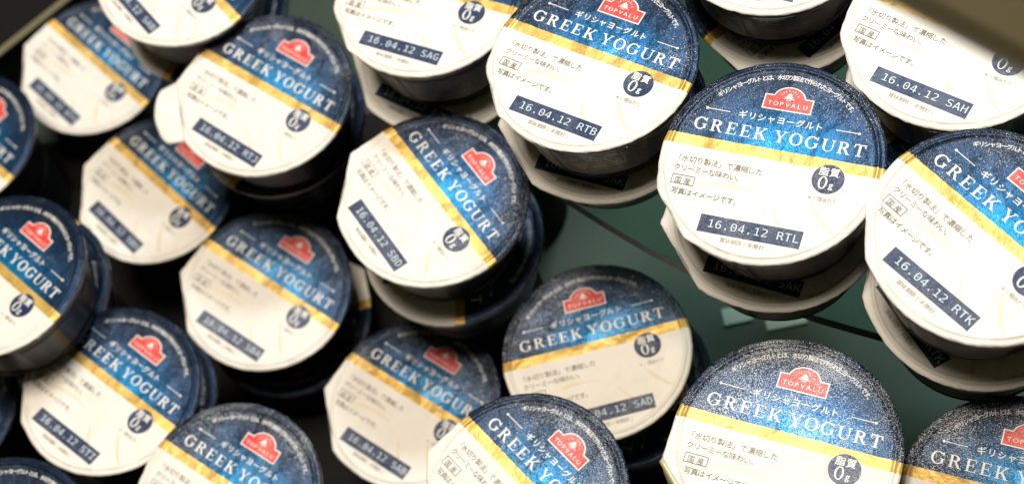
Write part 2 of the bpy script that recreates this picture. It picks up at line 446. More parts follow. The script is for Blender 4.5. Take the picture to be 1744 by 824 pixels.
MONO = {"0":[[[-47,261],[-43,279],[-33,294],[-19,305],[-1,308],[17,305],[32,294],[43,279],[46,261],[43,243],[32,228],[17,218],[-1,214],[-19,218],[-34,228],[-44,243],[-1,474],[-43,460],[-74,421],[-92,354],[-98,259],[-92,165],[-74,99],[-43,59],[-1,46],[43,59],[73,99],[91,165],[97,259],[91,354],[73,421],[43,460],[-1,529],[73,512],[125,461],[157,376],[168,259],[157,143],[125,58],[73,7],[-1,-10],[-74,7],[-126,58],[-158,143],[-169,259],[-158,376],[-126,461],[-74,512]],[[47,33,32],[46,33,47],[46,16,33],[16,34,33],[46,17,16],[31,34,16],[45,17,46],[31,35,34],[45,18,17],[30,35,31],[45,19,18],[29,35,30],[44,19,45],[29,36,35],[44,20,19],[28,36,29],[3,5,4],[2,5,3],[2,6,5],[1,6,2],[1,7,6],[0,7,1],[0,8,7],[15,8,0],[15,9,8],[43,20,44],[43,21,20],[27,36,28],[27,37,36],[15,10,9],[14,10,15],[14,11,10],[13,11,14],[13,12,11],[43,22,21],[26,37,27],[26,38,37],[42,22,43],[42,23,22],[25,38,26],[42,24,23],[24,38,25],[41,24,42],[24,39,38],[41,39,24],[40,39,41]]],"1":[[[-121,59],[-12,59],[-12,456],[-129,430],[-129,494],[-12,520],[58,520],[58,59],[166,59],[166,0],[-121,0]],[[4,6,5],[4,2,6],[2,7,6],[3,2,4],[1,7,2],[10,1,0],[10,7,1],[10,8,7],[10,9,8]]],"2":[[[-85,59],[154,59],[154,0],[-162,0],[-162,59],[-101,124],[-48,180],[-7,225],[19,255],[48,293],[66,323],[75,350],[78,377],[72,416],[53,445],[22,464],[-18,470],[-50,467],[-84,459],[-120,444],[-158,424],[-158,495],[-122,510],[-87,521],[-53,527],[-19,529],[50,519],[104,489],[139,442],[150,382],[146,349],[135,315],[114,280],[84,242],[61,215],[28,179],[-19,129]],[[24,26,25],[23,26,24],[22,26,23],[22,27,26],[21,27,22],[20,19,21],[19,18,21],[18,17,21],[17,27,21],[17,16,27],[16,15,27],[15,28,27],[14,28,15],[13,28,14],[13,29,28],[12,29,13],[12,30,29],[11,30,12],[10,30,11],[10,31,30],[9,31,10],[9,32,31],[8,32,9],[8,33,32],[7,33,8],[7,34,33],[6,34,7],[6,35,34],[5,35,6],[5,36,35],[5,0,36],[4,0,5],[3,0,4],[3,1,0],[3,2,1]]],"4":[[[41,456],[-123,181],[41,181],[29,520],[111,520],[111,181],[180,181],[180,124],[111,124],[111,0],[41,0],[41,124],[-179,124],[-179,190]],[[13,0,3],[0,4,3],[0,5,4],[13,1,0],[2,5,0],[12,1,13],[12,2,1],[12,5,2],[12,6,5],[12,7,6],[11,7,12],[10,8,11],[8,7,11],[10,9,8]]],"6":[[[130,508],[130,444],[107,455],[83,463],[58,468],[32,470],[-27,457],[-69,420],[-95,358],[-104,272],[-84,302],[-58,325],[-26,339],[10,344],[77,332],[127,298],[158,242],[168,167],[157,92],[126,36],[74,1],[6,-10],[-72,6],[-127,55],[-158,138],[-169,259],[-156,375],[-118,460],[-56,512],[29,529],[54,528],[80,524],[106,517],[5,289],[-35,281],[-66,256],[-85,218],[-92,167],[-85,116],[-66,77],[-35,53],[5,45],[46,53],[75,76],[93,114],[99,167],[93,220],[75,258],[46,281]],[[28,30,29],[28,31,30],[28,32,31],[28,0,32],[27,0,28],[27,5,0],[5,4,0],[4,3,0],[3,2,0],[2,1,0],[27,6,5],[26,6,27],[26,7,6],[26,8,7],[25,8,26],[25,9,8],[12,14,13],[11,14,12],[11,15,14],[10,15,11],[9,33,10],[33,15,10],[33,48,15],[48,16,15],[9,34,33],[47,16,48],[9,35,34],[25,35,9],[24,35,25],[46,16,47],[24,36,35],[46,17,16],[45,17,46],[24,37,36],[24,38,37],[44,17,45],[44,18,17],[23,38,24],[23,39,38],[43,18,44],[43,19,18],[23,40,39],[42,19,43],[22,40,23],[22,41,40],[41,19,42],[22,19,41],[22,20,19],[21,20,22]]],".":[[[-45,106],[43,106],[43,0],[-45,0]],[[3,1,0],[3,2,1]]],"A":[[[-1,458],[-75,192],[74,192],[-43,520],[42,520],[201,0],[129,0],[90,135],[-92,135],[-129,0],[-202,0]],[[10,0,3],[0,4,3],[0,5,4],[10,1,0],[2,5,0],[10,8,1],[8,2,1],[8,7,2],[7,5,2],[10,9,8],[6,5,7]]],"B":[[[-87,248],[-87,58],[-3,58],[49,63],[84,79],[104,108],[110,150],[103,194],[83,224],[47,242],[-3,248],[-87,462],[-87,305],[-5,305],[39,310],[69,325],[86,350],[92,388],[86,422],[69,445],[40,458],[-5,462],[-157,520],[-3,520],[67,511],[120,485],[152,444],[163,388],[157,345],[140,313],[111,290],[72,278],[117,263],[152,235],[174,194],[181,143],[169,81],[135,36],[77,9],[-3,0],[-157,0]],[[40,11,22],[11,23,22],[11,24,23],[11,25,24],[11,21,25],[21,20,25],[20,26,25],[40,12,11],[19,26,20],[18,26,19],[18,27,26],[17,27,18],[16,27,17],[16,28,27],[15,28,16],[15,29,28],[14,29,15],[14,30,29],[13,30,14],[40,0,12],[0,13,12],[0,30,13],[0,31,30],[0,32,31],[0,10,32],[10,33,32],[40,1,0],[9,33,10],[8,33,9],[8,34,33],[7,34,8],[6,34,7],[6,35,34],[5,35,6],[5,36,35],[4,36,5],[4,37,36],[3,37,4],[2,37,3],[40,2,1],[40,37,2],[40,38,37],[40,39,38]]],"D":[[[-63,58],[12,69],[61,101],[87,163],[96,259],[87,357],[61,418],[12,451],[-63,462],[-97,462],[-97,58],[-62,520],[42,504],[114,456],[156,376],[170,259],[156,144],[114,63],[42,16],[-62,0],[-167,0],[-167,520]],[[20,9,21],[9,11,21],[9,12,11],[9,8,12],[8,13,12],[20,10,9],[7,13,8],[7,14,13],[6,14,7],[5,14,6],[5,15,14],[4,15,5],[3,15,4],[3,16,15],[2,16,3],[2,17,16],[1,17,2],[0,17,1],[0,18,17],[20,0,10],[20,18,0],[20,19,18]]],"E":[[[-146,520],[162,520],[162,461],[-76,461],[-76,307],[152,307],[152,248],[-76,248],[-76,59],[169,59],[169,0],[-146,0]],[[11,3,0],[3,1,0],[3,2,1],[11,4,3],[11,7,4],[7,5,4],[7,6,5],[11,8,7],[11,9,8],[11,10,9]]],"F":[[[-134,520],[172,520],[172,461],[-63,461],[-63,307],[150,307],[150,248],[-63,248],[-63,0],[-134,0]],[[9,3,0],[3,1,0],[3,2,1],[9,4,3],[9,7,4],[7,5,4],[7,6,5],[9,8,7]]],"G":[[[169,43],[139,20],[106,3],[69,-7],[29,-10],[-58,8],[-124,61],[-166,146],[-179,259],[-166,373],[-124,458],[-57,511],[31,529],[63,527],[94,520],[123,508],[152,492],[152,420],[123,443],[94,459],[63,469],[31,472],[-29,459],[-72,419],[-97,353],[-106,259],[-98,165],[-73,99],[-31,60],[29,47],[51,48],[70,52],[87,59],[102,69],[102,209],[27,209],[27,267],[169,267]],[[11,13,12],[11,14,13],[11,15,14],[10,15,11],[10,16,15],[10,21,16],[21,20,16],[20,19,16],[19,18,16],[18,17,16],[10,22,21],[10,23,22],[9,23,10],[9,24,23],[8,24,9],[8,25,24],[35,37,36],[35,34,37],[34,0,37],[7,25,8],[7,26,25],[33,0,34],[7,27,26],[6,27,7],[6,28,27],[32,0,33],[5,28,6],[5,29,28],[31,0,32],[30,0,31],[29,0,30],[5,0,29],[5,1,0],[5,2,1],[4,2,5],[4,3,2]]],"H":[[[-167,520],[-97,520],[-97,307],[96,307],[96,520],[167,520],[167,0],[96,0],[96,248],[-97,248],[-97,0],[-167,0]],[[11,1,0],[11,2,1],[3,5,4],[3,6,5],[11,9,2],[9,3,2],[9,8,3],[8,6,3],[11,10,9],[7,6,8]]],"I":[[[-145,520],[144,520],[144,461],[35,461],[35,59],[144,59],[144,0],[-145,0],[-145,59],[-36,59],[-36,461],[-145,461]],[[11,1,0],[11,2,1],[10,2,11],[9,3,10],[3,2,10],[9,4,3],[7,9,8],[7,4,9],[7,5,4],[7,6,5]]],"J":[[[-177,21],[-177,103],[-145,79],[-112,61],[-77,51],[-42,47],[1,53],[28,73],[43,110],[48,170],[48,461],[-85,461],[-85,520],[118,520],[118,170],[109,86],[81,31],[32,0],[-42,-10],[-75,-8],[-108,-2],[-142,7]],[[11,13,12],[11,10,13],[10,14,13],[9,14,10],[8,14,9],[8,15,14],[7,15,8],[0,2,1],[7,16,15],[0,3,2],[6,16,7],[0,4,3],[5,16,6],[0,5,4],[0,16,5],[0,17,16],[21,17,0],[20,17,21],[20,18,17],[19,18,20]]],"K":[[[-167,520],[-97,520],[-97,289],[123,520],[206,520],[3,307],[212,0],[127,0],[-43,260],[-97,203],[-97,0],[-167,0]],[[11,1,0],[11,2,1],[2,4,3],[2,5,4],[2,8,5],[8,6,5],[11,9,2],[9,8,2],[7,6,8],[11,10,9]]],"L":[[[-140,520],[-69,520],[-69,59],[182,59],[182,0],[-140,0]],[[5,1,0],[5,2,1],[5,3,2],[5,4,3]]],"R":[[[50,245],[75,235],[96,219],[117,190],[144,142],[214,0],[139,0],[77,131],[51,177],[29,204],[4,216],[-27,220],[-95,220],[-95,0],[-165,0],[-165,520],[-20,520],[55,510],[111,481],[145,434],[157,369],[150,323],[128,285],[95,259],[-95,462],[-95,278],[-18,278],[26,283],[58,300],[76,329],[82,369],[76,409],[56,438],[24,456],[-20,462]],[[14,24,15],[24,16,15],[24,17,16],[24,18,17],[24,34,18],[34,33,18],[33,19,18],[14,25,24],[32,19,33],[31,19,32],[31,20,19],[30,20,31],[29,20,30],[29,21,20],[28,21,29],[28,22,21],[27,22,28],[27,23,22],[26,23,27],[14,12,25],[12,26,25],[12,23,26],[12,0,23],[12,1,0],[12,11,1],[11,2,1],[14,13,12],[10,2,11],[10,3,2],[9,3,10],[8,3,9],[8,4,3],[7,4,8],[7,5,4],[6,5,7]]],"S":[[[137,502],[137,431],[105,449],[73,462],[41,470],[8,472],[-36,466],[-71,449],[-92,422],[-99,386],[-95,356],[-80,334],[-53,317],[-10,304],[27,295],[91,273],[134,242],[159,198],[167,142],[156,77],[121,29],[65,0],[-12,-10],[-49,-8],[-86,-2],[-123,8],[-160,21],[-160,96],[-121,74],[-84,59],[-48,50],[-12,47],[35,53],[71,71],[93,99],[100,138],[95,172],[80,197],[52,215],[9,229],[-29,237],[-91,258],[-134,287],[-158,326],[-167,376],[-155,438],[-120,487],[-65,519],[5,529],[35,528],[68,522],[102,514]],[[47,49,48],[47,50,49],[47,51,50],[46,51,47],[46,0,51],[46,4,0],[4,3,0],[3,2,0],[2,1,0],[45,6,46],[6,5,46],[5,4,46],[45,7,6],[45,8,7],[44,8,45],[44,9,8],[44,10,9],[43,10,44],[43,11,10],[43,12,11],[42,12,43],[42,13,12],[42,14,13],[42,15,14],[41,15,42],[41,16,15],[40,16,41],[40,17,16],[39,17,40],[38,17,39],[37,17,38],[37,18,17],[36,18,37],[35,18,36],[35,19,18],[34,19,35],[33,19,34],[26,28,27],[33,20,19],[26,29,28],[32,20,33],[26,30,29],[31,20,32],[26,31,30],[26,20,31],[26,21,20],[25,21,26],[24,21,25],[24,22,21],[23,22,24]]],"T":[[[-199,520],[198,520],[198,461],[35,461],[35,0],[-35,0],[-35,461],[-199,461]],[[7,1,0],[7,2,1],[6,2,7],[5,3,6],[3,2,6],[5,4,3]]]}

# ------------------------------------------------------------------ printing of one lid
def make_lettering():
    k = Ink()
    serif_word(k, 'GREEK', -0.775, -0.105, 0.188, 0.116)
    serif_word(k, 'YOGURT', -0.040, 0.778, 0.188, 0.116)
    text_line(k, 'ギリシャヨーグルト', -0.415, 0.372, 0.373, 0.082, offset=0.012)
    for x0, x1, dot in ((-0.70, -0.49, -0.70), (0.475, 0.685, 0.685)):
        k.poly(_rect(x0, 0.4015, x1, 0.4085)); k.disc(dot, 0.405, 0.013, n=14)
    arc_text(k, 'ギリシャヨーグルトとは、水切り製法で作られたヨーグルトです。', 0.838, 139.5, 44.5, 0.056, offset=0.008)
    return k.bm
def make_small_print():
    k = Ink()
    text_line(k, '「水切り製法」で濃縮した', -0.85, -0.035, -0.148, 0.070, offset=-0.001)
    text_line(k, 'クリーミーな味わい。', -0.83, -0.185, -0.243, 0.070, offset=-0.001)
    text_line(k, '国産', -0.795, -0.625, -0.364, 0.066, offset=-0.001)
    b = (-0.815, -0.605, -0.378, -0.292); t = 0.006
    for q in (_rect(b[0], b[2], b[1], b[2] + t), _rect(b[0], b[3], b[1], b[3] + t), _rect(b[0], b[2] + t, b[0] + t, b[3]), _rect(b[1] - t, b[2] + t, b[1], b[3])): k.poly(q)
    text_line(k, '写真はイメージです。', -0.785, -0.145, -0.472, 0.070)
    text_line(k, '※1個当たり', 0.400, 0.665, -0.288, 0.048, mi=1)
    text_line(k, '賞味期限(未開封)', -0.225, 0.225, -0.845, 0.052, mi=1)
    return k.bm
def bez(p0, p1, p2, p3, n=18):
    out = []
    for i in range(n + 1):
        t = i / n; s = 1 - t
        out.append(tuple(s**3 * a + 3 * s * s * t * b + 3 * s * t * t * c + t**3 * d for a, b, c, d in zip(p0, p1, p2, p3)))
    return out
def make_swirls():
    """the pale brush strokes printed on the white half"""
    k = Ink(0.0012)
    tp = lambda w: (lambda t: w * max(0.12, math.sin(math.pi * min(1, t * 0.9 + 0.08))))
    k.strip(bez((-0.66, -0.44), (-0.50, -0.32), (-0.28, -0.24), (0.02, -0.24)), tp(0.050), 1)
    k.strip(bez((-0.60, -0.36), (-0.40, -0.30), (-0.20, -0.29), (-0.05, -0.33)), tp(0.022), 0)
    k.strip(bez((0.00, -0.40), (0.10, -0.46), (0.14, -0.55), (0.02, -0.62)), tp(0.022), 1)
    k.strip(bez((0.13, -0.44), (0.20, -0.56), (0.34, -0.70), (0.44, -0.80)), tp(0.026), 0)
    k.strip(bez((0.44, -0.30), (0.52, -0.42), (0.62, -0.54), (0.76, -0.60)), tp(0.034), 0)
    k.strip(bez((0.70, -0.20), (0.74, -0.34), (0.80, -0.42), (0.88, -0.44)), tp(0.024), 1)
    k.strip(bez((-0.20, -0.62), (-0.12, -0.74), (-0.02, -0.84), (0.06, -0.90)), tp(0.030), 1)
    return k.bm
def house(cx, cy, g):
    """the emblem's outline: a low block with a domed top"""
    p = [(-0.22 - g, 0.515 - g), (0.205 + g, 0.515 - g), (0.205 + g, 0.640 + g), (0.130 + g * .4, 0.640 + g)]
    for i in range(1, 20):
        t = math.radians(8 + (172 - 8) * i / 20)
        p.append((-0.008 + (0.138 + g) * math.cos(t), 0.622 + (0.112 + g) * math.sin(t)))
    p += [(-0.146 - g * .4, 0.640 + g), (-0.22 - g, 0.640 + g)]
    return p
def make_logo():
    k = Ink()
    k.poly(house(0, 0, 0.012), 1)
    k.poly(house(0, 0, 0.0), 0, lift=0.004)
    text_line(k, 'TOPVALU', -0.195, 0.182, 0.543, 0.060, mi=1, offset=0.002, lift=0.007, sx=1.05)
    arc_text(k, 'VALUABLE', 0.083, 165, 15, 0.028, mi=1, c=(-0.008, 0.622), lift=0.007)
    # little sprig above the word
    cx = -0.008
    for y, wd, hh in ((0.618, 0.060, 0.026), (0.637, 0.046, 0.026), (0.656, 0.028, 0.028)):
        k.poly([(cx - wd, y), (cx, y + 0.006), (cx + wd, y), (cx, y + hh)], 1, lift=0.007)
    k.poly(_rect(cx - 0.022, 0.606, cx + 0.022, 0.613), 1, lift=0.007)
    return k.bm
def make_badge():
    k = Ink()
    k.disc(0.533, -0.073, 0.142, 0, n=56)
    text_line(k, '脂質', 0.435, 0.625, -0.040, 0.088, mi=1, offset=0.016, lift=0.006)
    P = _ring(_arc(0.497, -0.116, 0.040, 0.062, 0, 360, 30), _arc(0.497, -0.116, 0.023, 0.052, 0, 360, 30))
    for p in P: k.poly(p, 1, lift=0.006)
    vs, fs = glyph('g', 0.01)
    k.mesh(vs, fs, lambda a, b: (0.556 + a * 0.088, -0.158 + b * 0.088), 1, lift=0.006)
    return k.bm
def make_stamp(code):
    k = Ink()
    n = 8
    pts = [(-0.46 + 0.915 * i / n, -0.772) for i in range(n + 1)] + [(0.455 - 0.915 * i / n, -0.604) for i in range(n + 1)]
    k.poly(pts, 0)
    s = '16.04.12 ' + code; p = 0.0690; x = 0.028 - p * len(s) / 2
    for i, ch in enumerate(s):
        if ch == ' ': continue
        vs, fs = MONO[ch]
        cx = x + p * (i + 0.5); h = 0.128 / 1000
        k.mesh(vs, fs, lambda a, b, cx=cx: (cx + a * h * 1.22, -0.722 + b * h * 1.12), 1, lift=0.006)
    return k.bm
def make_tab(fold, reach=0.40):
    """the pull tab, hanging from the straight crease (fold = 0 is flat, 90 hangs straight down)"""
    bm = bmesh.new()
    p1 = Vector((-1.0, -0.40, -0.016)); p2 = Vector((-0.452, -0.925, -0.016))
    out = Vector((-0.692, -0.722, 0))
    NU, NV = 14, 8
    grid = []
    f = math.radians(fold)
    for j in range(NV + 1):
        t = j / NV; row = []
        for i in range(NU + 1):
            s = i / NU
            half = 0.5 * (1 - 0.12 * t) if t < 0.55 else 0.5 * (0.934 - 0.42 * ((t - 0.55) / 0.45) ** 2.4)
            q = p1.lerp(p2, 0.5 + (s - 0.5) * 2 * half)
            ln = reach * t * (1 - 0.08 * (2 * s - 1) ** 2)
            a = f * min(1, t * 4) if fold else 0
            bend = 0.02 * math.sin(s * 3.1) * t
            pos = q + out * (ln * math.cos(a)) + Vector((0, 0, -ln * math.sin(a) + bend))
            row.append(bm.verts.new(pos * R0))
        grid.append(row)
    for j in range(NV):
        for i in range(NU):
            bm.faces.new((grid[j][i], grid[j + 1][i], grid[j + 1][i + 1], grid[j][i + 1]))
    bmesh.ops.recalc_face_normals(bm, faces=bm.faces)
    r = bmesh.ops.solidify(bm, geom=bm.faces[:], thickness=0.010 * R0)
    return bm

# ------------------------------------------------------------------ the cup
def lathe(prof, n=96, caps=True):
    bm = bmesh.new(); rings = []
    for r, z in prof:
        rings.append([bm.verts.new((r * R0 * math.cos(2 * math.pi * i / n), r * R0 * math.sin(2 * math.pi * i / n), z * R0)) for i in range(n)])
    for a, b_ in zip(rings, rings[1:]):
        for i in range(n):
            j = (i + 1) % n
            bm.faces.new((a[i], b_[i], b_[j], a[j]))
    if caps:
        bm.faces.new(rings[0]); bm.faces.new(list(reversed(rings[-1])))
    bmesh.ops.recalc_face_normals(bm, faces=bm.faces)
    return bm
def wall_r(z, H): return 0.925 + (0.745 - 0.925) * ((-z - 0.12) / (H - 0.12))
HB = 0.955
def make_body():
    H = HB
    prof = [(0.90, -0.030), (0.93, -0.032), (0.93, -0.115), (wall_r(-0.12, H) , -0.13)]
    prof += [(wall_r(-0.12 - (H - 0.2) * t, H), -0.14 - (H - 0.22) * t) for t in (0.05, 0.25, 0.5, 0.75, 1.0)]
    for zz in (0.19, 0.78):
        i = next(j for j, p in enumerate(prof) if -p[1] > zz)
        r = wall_r(-zz, H)
        prof[i:i] = [(r, -zz + 0.018), (r + 0.012, -zz + 0.006), (r + 0.012, -zz - 0.006), (r - 0.001, -zz - 0.018)]
    prof += [(0.735, -H + 0.05), (0.715, -H + 0.012), (0.68, -H)]
    return lathe(prof)
def make_rim():
    return lathe([(0.932, -0.040), (0.978, -0.040), (0.986, -0.052), (0.986, -0.092), (0.976, -0.102), (0.936, -0.104)], caps=False)
def make_panel(a0, a1, z0, z1, lines=True):
    bm = bmesh.new(); n = 16
    def quad(b0, b1, y0, y1, off, mi, m=n):
        cols = []
        for i in range(m + 1):
            a = math.radians(b0 + (b1 - b0) * i / m)
            cols.append([bm.verts.new(((wall_r(z, HB) + off) * R0 * math.cos(a), (wall_r(z, HB) + off) * R0 * math.sin(a), z * R0)) for z in (y0, y1)])
        for i in range(m):
            f = bm.faces.new((cols[i][0], cols[i + 1][0], cols[i + 1][1], cols[i][1])); f.material_index = mi
    quad(a0, a1, z0, z1, 0.008, 0)
    rnd = random.Random(int(a0 * 10))
    if lines:
        z = z1 - 0.04
        while z > z0 + 0.04:
            a = a0 + 2
            while a < a1 - 3:
                wd = rnd.uniform(1.2, 7)
                if rnd.random() < 0.8: quad(a, min(a + wd, a1 - 2), z - 0.028, z, 0.012, 1, 3)
                a += wd + rnd.uniform(0.6, 1.6)
            z -= 0.062
    return bm

# prototypes
ME = {}
def proto(name, bm, mats, smooth=False):
    o = obj(name, bm, mats, None, smooth)
    ME[name] = o.data
    bpy.data.objects.remove(o)
proto('lid', make_lid(), ['lid', 'foil_back'], True)
proto('lid_round', make_lid(False), ['lid', 'foil_back'], True)
proto('lettering', make_lettering(), ['white_ink'])
proto('small_print', make_small_print(), ['black_ink', 'grey_ink'])
proto('brush_strokes', make_swirls(), ['beige_ink', 'pale_ink'])
proto('logo', make_logo(), ['red_ink', 'white_ink'])
proto('badge', make_badge(), ['navy_ink', 'white_ink'])
proto('pull_tab', make_tab(84), ['foil_back'], True)
proto('pull_tab_tucked', make_tab(128), ['foil_back'], True)
proto('pull_tab_open', make_tab(6, 0.30), ['lid'], True)
proto('body', make_body(), ['plastic'], True)
proto('rim', make_rim(), ['rim'], True)
proto('label_panel', make_panel(-128, -92, -0.72, -0.22), ['panel', 'plastic'])
proto('fine_print_panel', make_panel(-88, -30, -0.72, -0.22), ['panel_dark', 'panel'])
STAMPS = {}
def stamp_mesh(code):
    if code not in STAMPS:
        o = obj('date_stamp', make_stamp(code), ['navy_ink', 'stamp_ink'])
        STAMPS[code] = o.data; bpy.data.objects.remove(o)
    return STAMPS[code]

def inst(name, me, parent):
    o = bpy.data.objects.new(name, me); COL.objects.link(o); o.parent = parent
    return o
def yogurt_cup(loc, rotz, tilt, code, label, group, pitch, frost, tab='down', printed=True):
    """loc is the centre of the lid's top; the Empty sits at the cup's base"""
    root = bpy.data.objects.new('yogurt_cup', None); COL.objects.link(root)
    root.empty_display_size = 0.01
    ax = Vector((tilt[0], tilt[1], 0)); an = ax.length
    q = Quaternion(ax.normalized(), an) if an > 1e-6 else Quaternion()
    rotq = q @ Quaternion((0, 0, 1), math.radians(rotz))
    root.rotation_mode = 'QUATERNION'; root.rotation_quaternion = rotq
    hgt = pitch * R0
    root.location = Vector(loc) - (q @ Vector((0, 0, hgt)))
    tag(root, label, 'yogurt cup', group)
    sh = (random.uniform(-9, 9), random.uniform(-9, 9), random.uniform(-9, 9))
    def part(name, me, par, z=0.0):
        o = inst(name, me, par); o.location = (0, 0, z)
        o['frost'] = frost; o['shift'] = sh
        return o
    body = part('body', ME['body'], root, hgt); body.scale = (1, 1, (pitch - 0.012) / HB)
    part('rim', ME['rim'], body)
    part('label_panel', ME['label_panel'], body); part('label_panel', ME['fine_print_panel'], body)
    lid = part('lid', ME['lid_round' if tab == 'round' else 'lid'], root, hgt)
    part('lettering', ME['lettering'], lid); part('small_print', ME['small_print'], lid)
    part('brush_strokes', ME['brush_strokes'], lid)
    part('logo', ME['logo'], lid); part('badge', ME['badge'], lid)
    st = part('date_stamp', stamp_mesh(code), lid)
    st.rotation_euler = (0, 0, random.uniform(-0.018, 0.018)); st.location = (random.uniform(-0.0003, 0.0003), random.uniform(-0.0003, 0.0003), 0)
    t = part('pull_tab', ME[{'open': 'pull_tab_open', 'down': 'pull_tab'}.get(tab, 'pull_tab_tucked')], lid)
    if tab in ('round', 'tucked'): t.scale = (0.88, 0.88, 1.0) if tab == 'round' else (0.96, 0.96, 1.0)
    return root

# ------------------------------------------------------------------ setting
def box(x0, x1, y0, y1, z0, z1):
    bm = bmesh.new(); bmesh.ops.create_cube(bm, size=1)
    for v in bm.verts: v.co = Vector(((x0 + x1) / 2 + v.co.x * (x1 - x0), (y0 + y1) / 2 + v.co.y * (y1 - y0), (z0 + z1) / 2 + v.co.z * (z1 - z0)))
    return bm
bt = obj('shade_sheet', box(-0.9, 0.012, -0.7, 0.075, 0.0005, 0.004), 'black'); tag(bt, kind='structure')  # added black sheet: puts the shade between the left stacks into the floor colour
fl = obj('floor', box(-1.6, 1.6, -1.2, 1.6, -0.02, 0.0), 'floor'); tag(fl, kind='structure')
GZ = 0.1640
EDGE = [(0.046, 0.05), (0.0432, 0.0), (0.0400, -0.042), (0.0414, -0.0579), (0.0512, -0.0655), (0.0639, -0.0758), (0.0796, -0.0876), (0.0919, -0.0958), (0.1099, -0.1058), (0.1222, -0.1114),
        (0.1384, -0.1196), (0.1523, -0.1252), (0.1653, -0.1302), (0.183, -0.139), (0.205, -0.149), (0.245, -0.163), (0.34, -0.19)]
def glass_shelf():
    root = bpy.data.objects.new('glass_shelf', None); COL.objects.link(root); root.location = (0.2, 0.0, GZ)
    tag(root, 'green tinted glass shelf with a curved front edge under the right-hand cups', 'shelf')
    pts = EDGE + [(0.60, -0.26), (0.60, 0.50), (0.06, 0.50)]
    th = 0.0065
    bm = bmesh.new()
    a = [bm.verts.new((x - 0.2, y, 0)) for x, y in pts]
    b_ = [bm.verts.new((x - 0.2, y, -th)) for x, y in pts]
    bm.faces.new(a); bm.faces.new(list(reversed(b_)))
    n = len(pts)
    for i in range(n):
        j = (i + 1) % n
        f = bm.faces.new((b_[i], b_[j], a[j], a[i]))
        f.material_index = 1
    bmesh.ops.recalc_face_normals(bm, faces=bm.faces)
    obj('pane', bm, ['glass', 'edge'], root)
    # the upright supports the shelf stands on, hidden behind the stacks
    for x, y in ((0.30, 0.02), (0.30, 0.30)):
        obj('bracket', box(x - 0.2 - 0.006, x - 0.2 + 0.006, y - 0.02, y + 0.02, -GZ, -th), 'black', root)
glass_shelf()

# the side wall of the case beyond the far left cups
def side_wall():
    a = Vector((-0.268, 0.0899, 0)); b = Vector((-0.1831, 0.1634, 0))
    u = (b - a).normalized(); nrm = Vector((-u.y, u.x, 0))
    L = (b - a).length
    root = bpy.data.objects.new('side_wall', None); COL.objects.link(root)
    root.location = a; root.rotation_euler = (0, 0, math.atan2(u.y, u.x))
    tag(root, 'black side wall of the case with a thin olive edge strip', 'side wall')
    obj('panel', box(-0.5, L + 0.5, 0.0005, 0.0105, 0.001, 0.0415), 'black', root)
    obj('edge_strip', box(-0.5, L + 0.5, 0.0, 0.0036, 0.0418, 0.0432), 'strip', root)
    obj('ledge', box(-0.5, L + 0.5, 0.012, 0.50, 0.001, 0.034), 'black', root)
side_wall()
# the front rail of the shelf above, close to the lens
def shelf_rail():
    A = Vector([0.1526, -0.2152, 0.514]); B = Vector([0.175, -0.2267, 0.5043])
    ex = (B - A).normalized()
    right = rot.col[0]; up = rot.col[1]; back = rot.col[2]
    ey = up.copy(); ey = (ey - ex * ey.dot(ex)).normalized()
    ez = ex.cross(ey)
    root = bpy.data.objects.new('shelf_rail', None); COL.objects.link(root)
    root.matrix_world = Matrix.Translation(A) @ Matrix((ex, ey, ez)).transposed().to_4x4()
    tag(root, 'olive brown front rail of the shelf above, crossing the upper right corner', 'shelf rail')
    bm = box(-0.015, 0.4, 0.0, 0.016, -0.005, 0.005)
    bmesh.ops.bevel(bm, geom=bm.edges[:], offset=0.002, segments=3, affect='EDGES')
    obj('rail', bm, 'rail', root)
    bm = box(-0.015, 0.4, 0.017, 0.028, -0.008, 0.002)
    bmesh.ops.bevel(bm, geom=bm.edges[:], offset=0.0015, segments=3, affect='EDGES')
    obj('price_channel', bm, 'rail', root)
    obj('shelf_board', box(-0.015, 0.4, 0.029, 0.040, -0.012, -0.004), 'black', root)
shelf_rail()
for (x, y), (sx, sy), lab in (((0.1036, -0.0462), (0.013, 0.008), 'small pale stand-in for a light patch, left of the longer one'),
                              ((0.125, -0.0498), (0.018, 0.008), 'longer pale stand-in for a light patch, below the RTL cup')):
    bm = box(-sx / 2, sx / 2, -sy / 2, sy / 2, 0.0, 0.0012)  # thin added slab, stands in for a pale patch of light
    o = obj('floor_light_patch', bm, 'light_patch'); o.location = (x, y, 0.001); o.rotation_euler = (0, 0, 0.15)
    tag(o, lab, 'light_patch', 'added pale light patches on the shelf floor')


